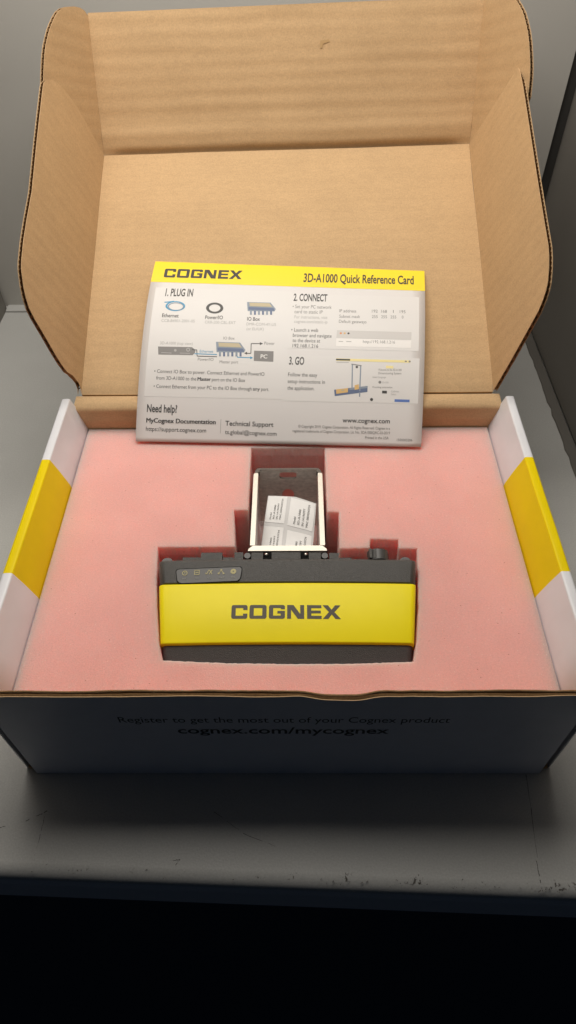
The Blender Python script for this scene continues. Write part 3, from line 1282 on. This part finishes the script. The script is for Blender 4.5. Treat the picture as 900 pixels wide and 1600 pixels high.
TILT_ = 0.24
h1 = [on_plate(p) for p in ((436.5, 743), (463.5, 743), (450, 738), (450, 748))]
h2 = [on_plate(p) for p in ((440.5, 774), (460, 774), (450, 764), (450, 784))]
holes = []
for h, sq in ((h1, 0.45), (h2, 1.0)):
    holes.append(hole_ring((h[0].x + h[1].x) / 2, (h[2].z + h[3].z) / 2, (h[1].x - h[0].x) / 2, (h[2].z - h[3].z) / 2, sq))
rect = dense([V((xc - xw + TB, 0, zt)), V((xc + xw - TB, 0, zt)), V((xc + xw - TB, 0, zb_)), V((xc - xw + TB, 0, zb_))], 0.004)
loops = [rect] + holes
flat = [p for lp in loops for p in lp]
tri = tessellate_polygon([[V((p.x, p.z, 0)) for p in lp] for lp in loops])
bm = bmesh.new()
TILT = 0.24                                           # the plate leans, foot forward, tilted so it catches more light
fv = [bm.verts.new((p.x, ry - (zt - p.z) * TILT, p.z)) for p in flat]
bv = [bm.verts.new((p.x, ry + 0.0016 - (zt - p.z) * TILT, p.z)) for p in flat]
for t in tri:
    bm.faces.new([fv[i] for i in t])
    bm.faces.new([bv[i] for i in reversed(t)])
k = 0
for lp in loops:
    n = len(lp)
    for i in range(n):
        bm.faces.new((fv[k + i], fv[k + (i + 1) % n], bv[k + (i + 1) % n], bv[k + i])).material_index = 1
    k += n
obj('rear_plate', bm, [STEEL, STEEL_DARK], br)
for sx in (-1, 1):                                   # the bends that join the arms to the rear plate
    bm = bmesh.new()
    ox, ix = xc + sx * xb, xc + sx * (xw - TB - 0.0006)
    ring = [(ox - sx * .0004, yb1 - 0.0066, ZB - 0.0007), (ix, yb1 - 0.0046, ZB - 0.0007), (ix, yb1 - 0.0008, ZB - 0.0007), (ox - sx * 0.0024, yb1 - 0.0012, ZB - 0.0007), (ox - sx * 0.0009, yb1 - 0.0030, ZB - 0.0007)]
    prism(bm, ring, (0, 0, -0.004))
    obj('bend', bm, STEEL_DARK, br)

# ------------------------------------------------------------------ sheet of labels inside the bracket
pz_top, pz_bot = 0.0665, 0.0560
A_ = on_z((419, 774.5), pz_top)
B_ = on_z((494.4, 787), pz_top - 0.0015)
C_ = on_z((408, 853.5), pz_bot)
lb_x = (B_ - A_)
lb_y = (C_ - A_)
nl = lb_x.cross(lb_y).normalized()
if nl.z < 0:
    nl = -nl


def lab(u, v, h=0.0):
    """u across, v down the sheet, in photo pixels from its top left corner (418.9, 774.5); the sheet sags a little"""
    base = on_plane((u, v), nl, A_)
    t = (u - 455) / 40
    return base + nl * (h + 0.0012 * (1 - t * t) + 0.0006 * math.sin(v * 0.08))


def lab_quad(bm, quad, h, nu=8, nv=8):
    q = [V((*p, 0)) for p in quad]        # TL TR BR BL
    g = {}
    for i in range(nu + 1):
        for j in range(nv + 1):
            p = q[0].lerp(q[1], i / nu).lerp(q[3].lerp(q[2], i / nu), j / nv)
            g[i, j] = bm.verts.new(lab(p.x, p.y, h))
    for i in range(nu):
        for j in range(nv):
            bm.faces.new((g[i, j], g[i + 1, j], g[i + 1, j + 1], g[i, j + 1]))


ls = thing('label_sheet', 'small white sheet of four printed stickers tucked inside the steel bracket', 'label sheet', lab(455, 815))
bm = bmesh.new()
lab_quad(bm, ((418.9, 774.4), (461.5, 777), (456, 870), (405.5, 870)), 0, 8, 12)
lab_quad(bm, ((461.5, 777), (494.4, 787), (487.5, 870), (456, 870)), 0, 8, 12)
bmesh.ops.remove_doubles(bm, verts=bm.verts, dist=0.00005)
obj('backing_sheet', bm, LINER, ls, smooth=True)
for q in (((420, 775.5), (449.5, 777), (444, 819.5), (414, 816)), ((455, 778.5), (493, 788.5), (488, 831), (449, 822)), ((413, 822), (443.5, 825.5), (438, 870), (406.5, 870)), ((449, 829), (487, 837.5), (485, 870), (444, 870))):
    bm = bmesh.new()
    lab_quad(bm, q, 0.00025)
    st_ = obj('sticker', bm, STICKER, ls, smooth=True)
    tl, tr, br2, bl2 = [V((*p, 0)) for p in q]
    lines = ['Model', '3D-A1000', 'SN 1A1947PT', 'MAC 00D0243724']
    ex, ey = (bl2 - tl), (tr - tl)             # lettering runs up the sheet
    for k, tx in enumerate(lines):
        f0 = 0.30 + 0.17 * k
        lng = (0.25, 0.55, 0.62, 0.80)[k]

        def srf(a, b, tl=tl, ex=ex, ey=ey, f0=f0):
            p = tl + ex * (0.92 - a) + ey * (f0 - b)
            return lab(p.x, p.y, 0.0005)
        text_obj('lettering', tx, 0.02, 0.02 + lng, 0, 0.085, srf, INK, st_, 0.0)
# a corner of clear film beside the sheet
bm = bmesh.new()
g = {}
for i in range(7):
    for j in range(9):
        p = (402 + i * 3.2, 812 + j * 6.5)
        P = on_z(p, 0.052 - 0.0002 * j)
        g[i, j] = bm.verts.new(P + V((0, 0, 0.004 * noise.noise(V((i * .9, j * .7, 3.3))))))
for i in range(6):
    for j in range(8):
        bm.faces.new((g[i, j], g[i + 1, j], g[i + 1, j + 1], g[i, j + 1]))
tag(obj('plastic_film', bm, FILM, smooth=False), 'crumpled corner of clear film beside the sticker sheet in the bracket', 'film')

# ------------------------------------------------------------------ the reference card
cBL, cBR = V((-0.1136, 0.2158, 0.0868)), V((0.0990, 0.2080, 0.0868))


def card_edge(b, ty, tz, tx, al):
    """edge curve that rises from the foam over the hinge and flattens towards the lid"""
    L, Hh = ty - b.y, tz - b.z
    be = (Hh / L - al) / L
    return [V((b.x + (tx - b.x) * k / 40, b.y + L * k / 40, b.z + al * L * k / 40 + be * (L * k / 40) ** 2)) for k in range(41)]


ptl = on_plane((243, 408.5), (0, -0.4, 0.917), (0, 0.3472, 0.1575))
ptr = on_plane((663, 423.5), (0, -0.4, 0.917), (0, 0.3430, 0.1512))
EL = card_edge(cBL, ptl.y, ptl.z, ptl.x, 0.93)
ER = card_edge(cBR, ptr.y, ptr.z, ptr.x, 0.82)


def along(E, v):
    v = min(max(v, 0), 1)
    L = [0]
    for a, b in zip(E, E[1:]):
        L.append(L[-1] + (b - a).length)
    t = v * L[-1]
    for i in range(len(E) - 1):
        if t <= L[i + 1] or i == len(E) - 2:
            k = (t - L[i]) / (L[i + 1] - L[i])
            return E[i].lerp(E[i + 1], k)


EL2 = [along(EL, i / 200) for i in range(201)]
ER2 = [along(ER, i / 200) for i in range(201)]


def card(u, v, h=0.0):
    vv = min(max(v, 0), 0.99999) * 200
    i = int(vv)
    k = vv - i
    L, R = EL2[i].lerp(EL2[i + 1], k), ER2[i].lerp(ER2[i + 1], k)
    P = L.lerp(R, u)
    if h:
        t = EL2[i + 1] - EL2[i]
        nn_ = (R - L).cross(t).normalized()
        if nn_.y > 0:
            nn_ = -nn_
        P = P + nn_ * h
    return P


def card_uv(p):
    """photo pixel to the card's own coordinates"""
    u, v = 0.5, 0.5
    for _ in range(14):
        f0 = pix(card(u, v))
        e = 1e-3
        fu, fv = pix(card(u + e, v)), pix(card(u, v + e if v < .95 else v - e))
        sg = 1 if v < .95 else -1
        a, b, c, d = (fu[0] - f0[0]) / e, (fv[0] - f0[0]) / e * sg, (fu[1] - f0[1]) / e, (fv[1] - f0[1]) / e * sg
        dx, dy = p[0] - f0[0], p[1] - f0[1]
        det = a * d - b * c
        u += (d * dx - b * dy) / det
        v += (-c * dx + a * dy) / det
        v = min(max(v, 0.0), 0.9999)
    return u, v


cd = thing('reference_card', 'white and yellow printed instruction card leaning on the kraft lid', 'card', cBL.lerp(cBR, .5))
bm = bmesh.new()
NU, NV = 20, 48


def card_patch(bm, u0, v0, u1, v1, h, nu=2, nv=30, mi=0):
    g = {}
    for i in range(nu + 1):
        for j in range(nv + 1):
            g[i, j] = bm.verts.new(card(u0 + (u1 - u0) * i / nu, v0 + (v1 - v0) * j / nv, h))
    for i in range(nu):
        for j in range(nv):
            bm.faces.new((g[i, j], g[i + 1, j], g[i + 1, j + 1], g[i, j + 1])).material_index = mi


hd = card_uv((450, 447.5))[1]
card_patch(bm, 0, 0, 1, 1, 0, NU, NV)
bmesh.ops.recalc_face_normals(bm, faces=bm.faces)
bmesh.ops.solidify(bm, geom=bm.faces[:], thickness=0.00035)
obj('card_sheet', bm, CARD_PAPER, cd, smooth=True)
EPS = 0.00010
bm = bmesh.new()
card_patch(bm, 0, hd, 1, 0.9999, EPS, NU, 8)
obj('header_band', bm, CARD_YELLOW, cd)
for q in ((244, 449, 445, 624), (449, 458, 654, 549), (445, 555, 653, 631)):
    a, b = card_uv((q[0], q[1])), card_uv((q[2], q[3]))
    bm = bmesh.new()
    card_patch(bm, a[0], b[1], b[0], a[1], EPS, 4, 30)
    obj('printed_panel', bm, CARD_PANEL, cd)


def csurf(h=EPS + 0.00008):
    return lambda u, v: card(u, v, h)


CS = csurf()


def ctext(s, xl, xr, yl, slope, cap, mat=INK, bold=0.0, surf=None):
    a = card_uv((xl, yl))
    b = card_uv((xr, yl + (xr - xl) * slope))
    cv_ = card_uv(((xl + xr) / 2, yl + (xr - xl) * slope / 2))[1] - 0
    c = card_uv(((xl + xr) / 2, yl + (xr - xl) * slope / 2 - cap))[1] - cv_
    dy = b[1] - a[1]
    if bold and s.startswith('M'):                    # the M is thickened by a second strike a hair to the right
        vs, fs, w = text_geo(s, 0.0)
        bm = bmesh.new()
        for k in range(2):
            sf, dx = csurf(EPS + 0.00008 + 0.00006 * k), (0.0011 if k else -0.0002)
            pv = [bm.verts.new(sf(a[0] + dx + vx * (b[0] - a[0]) / w, a[1] + vy * c / CAP + dy * vx / w)) for vx, vy in vs]
            for f in fs:
                bm.faces.new([pv[i] for i in f])
        obj('lettering', bm, mat, cd, recalc=False)
        return
    text_obj('lettering', s, a[0], b[0], a[1], c, surf or CS, mat, cd, bold, dy)


a, b = card_uv((255.5, 433.5)), card_uv((377.5, 436.5))
capv = card_uv((316, 421.5))[1] - card_uv((316, 435))[1]
logo_obj('logo_lettering', a[0], b[0], a[1], capv, CS, INK, cd, b[1] - a[1])
SL = 0.026
ctext('3D-A1000 Quick Reference Card', 474, 646.5, 440.5, 0.022, 13, INK, 0.022)
ctext('1. PLUG IN', 258, 301, 462.5, 0.015, 11.5, INK, 0.022)
ctext('2. CONNECT', 458.5, 511, 470, 0.02, 11, INK, 0.022)
ctext('3. GO', 451.5, 475, 569.5, 0.02, 12, INK, 0.022)
ctext('Need help?', 229.5, 276.5, 643.5, 0.03, 12, INK, 0.018)
ctext('MyCognex Documentation', 228.5, 336.5, 660, 0.026, 7.2, INK, 0.006)
ctext('https://support.cognex.com', 228, 322, 673, 0.03, 6.6, INK)
ctext('Technical Support', 352, 427, 664.8, 0.03, 7.4, INK, 0.010)
ctext('ts.global@cognex.com', 351.5, 432, 678, 0.035, 6.6, INK)
ctext('www.cognex.com', 535, 609, 660, 0.02, 7.2, INK, 0.010)
ctext('\u00a9 Copyright 2019. Cognex Corporation. All Rights Reserved. Cognex is a', 466, 609, 668, 0.024, 4.2, INK_GREY)
ctext('registered trademarks of Cognex Corporation. Lit. No. 3DA1000QRC-03-2019', 457, 609, 675, 0.024, 4.2, INK_GREY)
ctext('Printed in the USA', 570.5, 607, 685.5, 0.024, 4.2, INK_GREY)
ctext('1500003206', 620, 644, 689, 0.024, 3.8, INK_GREY)
ctext('Ethernet', 253, 279, 495.5, 0.03, 5.6, INK, 0.012)
ctext('CCB-84901-2001-05', 252, 304, 503, 0.02, 4.4, INK_LIGHT)
ctext('Power/IO', 320.5, 348, 498.5, 0.02, 5.6, INK, 0.012)
ctext('CKR-200-CBL-EXT', 320, 368, 505.5, 0.02, 4.4, INK_LIGHT)
ctext('IO Box', 386, 406, 501, 0.02, 5.6, INK, 0.012)
ctext('DMR-COM-4Y-US', 385, 431, 508.5, 0.02, 4.4, INK_LIGHT)
ctext('(or EU/UK)', 385, 412, 516, 0.02, 4.4, INK_LIGHT)
ctext('3D-A1000 (top view)', 250, 301, 538, 0.02, 4.4, INK_LIGHT)
ctext('Ethernet', 312, 333, 551, 0.02, 4.4, INK_BLUE)
ctext('Power/IO', 309, 333.5, 563.5, 0.02, 4.6, INK_GREY)
ctext('IO Box', 349, 366.5, 530.5, 0.02, 4.4, INK_GREY)
ctext('Master port', 343, 372, 567.5, 0.02, 4.6, INK_GREY)
ctext('Power', 413, 429, 538.5, 0.02, 4.6, INK_GREY)
ctext('\u2022 Connect IO Box to power. Connect Ethernet and PowerIO', 241, 413, 582.5, 0.028, 5.6, INK)
ctext('from 3D-A1000 to the', 244, 306.5, 593, 0.028, 5.6, INK)
ctext('Master', 308.5, 329, 594.8, 0.028, 5.6, INK, 0.012)
ctext('port on the IO Box', 331, 383, 595.6, 0.028, 5.6, INK)
ctext('\u2022 Connect Ethernet from your PC to the IO Box through', 240, 393, 606, 0.028, 5.6, INK)
ctext('any', 395, 406, 610.3, 0.028, 5.6, INK, 0.012)
ctext('port.', 408, 420, 610.8, 0.028, 5.6, INK)
ctext('\u2022 Set your PC network', 457, 518, 481.5, 0.022, 5.4, INK_GREY)
ctext('card to static IP', 460, 504, 489.5, 0.022, 5.4, INK_GREY)
ctext('For instructions, visit', 460, 511.5, 497.5, 0.022, 4.8, INK_LIGHT)
ctext('cognex.com/static-ip', 459.5, 511.5, 504.5, 0.022, 4.8, INK_LIGHT)
ctext('IP address', 530, 556.5, 488, 0.022, 4.8, INK_GREY)
ctext('Subnet mask', 530, 562.5, 496.5, 0.022, 4.8, INK_GREY)
ctext('Default gateways', 529.5, 572.5, 504.5, 0.022, 4.8, INK_GREY)
for row, ys_ in ((('192', '168', '1', '195'), 488.5), (('255', '255', '255', '0'), 497)):
    for tx, xx in zip(row, (585.5, 600, 614.5, 629)):
        h_ = 4.5 if len(tx) == 3 else (0.5 if tx == '1' else 1.3)
        ctext(tx, xx - h_, xx + h_, ys_ + (xx - 585) * .02, 0.022, 4.6, INK_GREY)
ctext('\u2022 Launch a web', 455, 497, 518, 0.022, 5.6, INK)
ctext('browser and navigate', 457.5, 518, 526.5, 0.022, 5.6, INK)
ctext('to the device at', 457, 500, 534.5, 0.022, 5.6, INK)
ctext('192.168.1.216', 457, 497, 542.8, 0.022, 5.6, INK)
ctext('Follow the easy', 450, 495.5, 588, 0.024, 6, INK)
ctext('setup instructions in', 449.5, 507.5, 598.5, 0.024, 6, INK)
ctext('the application.', 449, 491, 609, 0.024, 6, INK)


def cpoly(name, pts, mat, h=0.0003, parent=cd):
    h *= 0.27
    bm = bmesh.new()
    poly(bm, [card(*card_uv(p), EPS + h) for p in pts])
    return obj(name, bm, mat, parent)


def cbar(pts, w, mat, name='printed_line'):
    bm = bmesh.new()
    fine = []
    for (x0, y0), (x1, y1) in zip(pts, pts[1:]):
        k_ = max(1, int(math.hypot(x1 - x0, y1 - y0) / 5))
        fine += [(x0 + (x1 - x0) * i / k_, y0 + (y1 - y0) * i / k_) for i in range(k_)]
    fine.append(pts[-1])
    for (x0, y0), (x1, y1) in zip(fine, fine[1:]):
        bar(bm, x0, y0, x1, y1, w, lambda x, y: card(*card_uv((x, y)), EPS + 0.00008))
    return obj(name, bm, mat, cd)


def cring(cx, cy, rx, ry, th, mat, n=22):
    bm = bmesh.new()
    for k in range(n):
        A, B = k / n * 2 * math.pi, (k + 1) / n * 2 * math.pi
        poly(bm, [card(*card_uv((cx + math.cos(t) * rx * q, cy + math.sin(t) * ry * q)), EPS + 0.00008) for t, q in ((A, 1), (B, 1), (B, th), (A, th))])
    return obj('printed_cable', bm, mat, cd)


cring(274, 478.5, 15.5, 7.8, 0.80, INK_BLUE)
cring(275, 479.2, 13, 6.2, 0.84, INK_STEEL)
cbar([(257, 472.5), (263, 472), (272, 471)], 1.6, INK_BLUE)
cring(335.5, 481.5, 13.5, 8.6, 0.66, INK)


def io_box(x, y, w, h):
    """printed picture of the connector box"""
    X = lambda a: x + a * w
    Y = lambda b: y + b * h
    cpoly('printed_box', [(X(0), Y(.05)), (X(.82), Y(.10)), (X(1), Y(.58)), (X(.95), Y(.75)), (X(.02), Y(.72))], INK_STEEL, 0.0002)
    cpoly('printed_box', [(X(.08), Y(.10)), (X(.78), Y(.15)), (X(.88), Y(.42)), (X(.10), Y(.36))], INK_TAN, 0.0004)
    cpoly('printed_box', [(X(.05), Y(.42)), (X(.92), Y(.50)), (X(.96), Y(.70)), (X(.06), Y(.62))], INK_NAVY, 0.0004)
    for k in range(6):
        a = .10 + k * .14
        cpoly('printed_box', [(X(a), Y(.70)), (X(a + .07), Y(.70)), (X(a + .07), Y(1.0)), (X(a), Y(1.0))], INK_NAVY if k % 2 else INK_STEEL, 0.0004)


io_box(386, 471, 45, 21)
io_box(337.5, 533, 46, 24)
cpoly('printed_device', [(247, 541.5), (300, 542.5), (305.5, 547), (305, 551), (301, 555), (247.5, 554)], INK_GREY)
cring(294, 546.5, 3, 3, 0.6, INK_LIGHT, 12)
cring(274, 547.5, 2.0, 2.0, 0.1, INK_LIGHT, 10)
cbar([(252, 551), (268, 551.8)], 0.9, INK_LIGHT)
cbar([(281, 551.8), (297, 552.2)], 0.9, INK_LIGHT)
cbar([(300, 546.5), (307.5, 546.8), (308, 556.5), (339, 557.5)], 1.2, INK)
cbar([(304, 552.8), (339, 554)], 1.3, INK_BLUE)
cbar([(384, 552), (392, 552.3), (392.5, 537), (407, 537)], 1.2, INK)
cpoly('printed_arrow', [(406, 534.6), (411, 537), (406, 539.4)], INK)
cpoly('printed_arrow', [(386, 549.8), (381.5, 552), (386, 554.2)], INK)
cbar([(370, 553), (371, 558.3), (391, 559)], 1.3, INK_BLUE)
cpoly('printed_arrow', [(391, 556.8), (395.5, 559.2), (391, 561.4)], INK_BLUE)
cpoly('printed_device', [(397, 548), (427.5, 549), (427, 565.3), (396.5, 564)], INK_GREY)
ctext('PC', 407, 417.5, 560, 0.02, 6, INK_WHITE, 0.02, csurf(EPS + 0.00022))
cbar([(345.3, 655), (344.3, 677)], 0.8, INK_LIGHT)
# browser bar
cpoly('printed_browser', [(526.5, 516), (643, 519.2), (642.5, 531.2), (525.5, 528)], INK_BAR, 0.0002)
cpoly('printed_browser', [(525.5, 528.6), (642.5, 531.8), (642, 544), (525, 541)], INK_WHITE, 0.0002)
for xx, mt in ((532.5, INK_ORANGE), (538.5, INK_BOX), (544.5, INK)):
    cring(xx, 520.8 + (xx - 532) * .02, 1.8, 1.5, 0.05, mt, 10)
cbar([(529, 533.5), (536, 533.7)], 1.0, INK_LIGHT)
cbar([(541, 533.8), (549, 534)], 1.0, INK_LIGHT)
ctext('http://192.168.1.216', 567, 617, 536, 0.02, 4.6, INK_GREY)
# the small screenshot in the third panel
cpoly('printed_screenshot', [(525, 560), (641.5, 563.2), (641, 567), (525, 563.8)], INK_PALEY)
cpoly('printed_screenshot', [(525, 560.6), (547, 561.2), (547, 563.6), (525, 563)], INK, 0.0005)
cbar([(551, 562.6), (583, 563.4)], 1.0, INK_TAN)
for xx in (634, 640):
    cring(xx, 565.0, 1.7, 1.5, 0.05, INK_GREY, 10)
cbar([(525.5, 566), (545, 566.6)], 0.8, INK_LIGHT)
cpoly('printed_conveyor', [(522, 609), (574.5, 603), (574, 612.5), (523, 619)], INK_NAVY)
cpoly('printed_conveyor', [(546, 606.4), (574.5, 603), (574.2, 606.5), (546, 609.5)], INK_STEEL, 0.0005)
cpoly('printed_carton', [(525, 608.6), (544, 606.4), (543.5, 613), (525.5, 615.5)], INK_BOX, 0.0006)
cpoly('printed_carton', [(533, 609), (538, 608.4), (538, 610.6), (533, 611.2)], INK_TAN, 0.0009)
cpoly('printed_carton', [(554, 602), (560.5, 600.5), (561, 608), (554, 609.4)], INK_BOX, 0.0006)
cbar([(550.6, 569.5), (550, 606)], 1.8, INK_STEEL)
cbar([(563.6, 572), (561.8, 620)], 1.9, INK_STEEL)
cbar([(549, 569), (565, 571.6)], 1.4, INK_GREY)
cring(557.5, 573.5, 2.0, 2.0, 0.05, INK, 10)
cpoly('printed_screenshot', [(603, 571.4), (614.5, 571.8), (614.5, 576), (603, 575.6)], INK_PALEY)
cbar([(603.5, 573.5), (614, 573.9)], 1.6, INK)
ctext('Welcome to the 3D-A1000', 591, 627.5, 579.5, 0.012, 3.6, INK_GREY)
ctext('Dimensioning System', 591, 627, 584.8, 0.012, 3.6, INK_GREY)
ctext('Select Language', 582, 603, 590.5, 0.012, 2.8, INK_LIGHT)
cring(593.5, 597.3, 2.3, 2.3, 0.05, INK_GREY, 10)
ctext('3D-A1000', 597, 607, 599, 0.012, 2.8, INK_LIGHT)
ctext('Mounting orientation', 582, 613, 606.2, 0.012, 2.8, INK_GREY)
cpoly('printed_screenshot', [(597, 610.5), (604.5, 610.8), (604.5, 615), (597, 614.7)], INK)
ctext('Calibrate', 611, 623.5, 613, 0.012, 3.0, INK_LIGHT)
ctext('Select', 611, 619, 617.5, 0.012, 3.0, INK_LIGHT)
cring(580.5, 624.3, 2.4, 2.4, 0.05, INK, 12)
cpoly('printed_screenshot', [(616.5, 623.8), (640, 624.5), (639.8, 628.6), (616.3, 627.9)], INK_BUTTON)
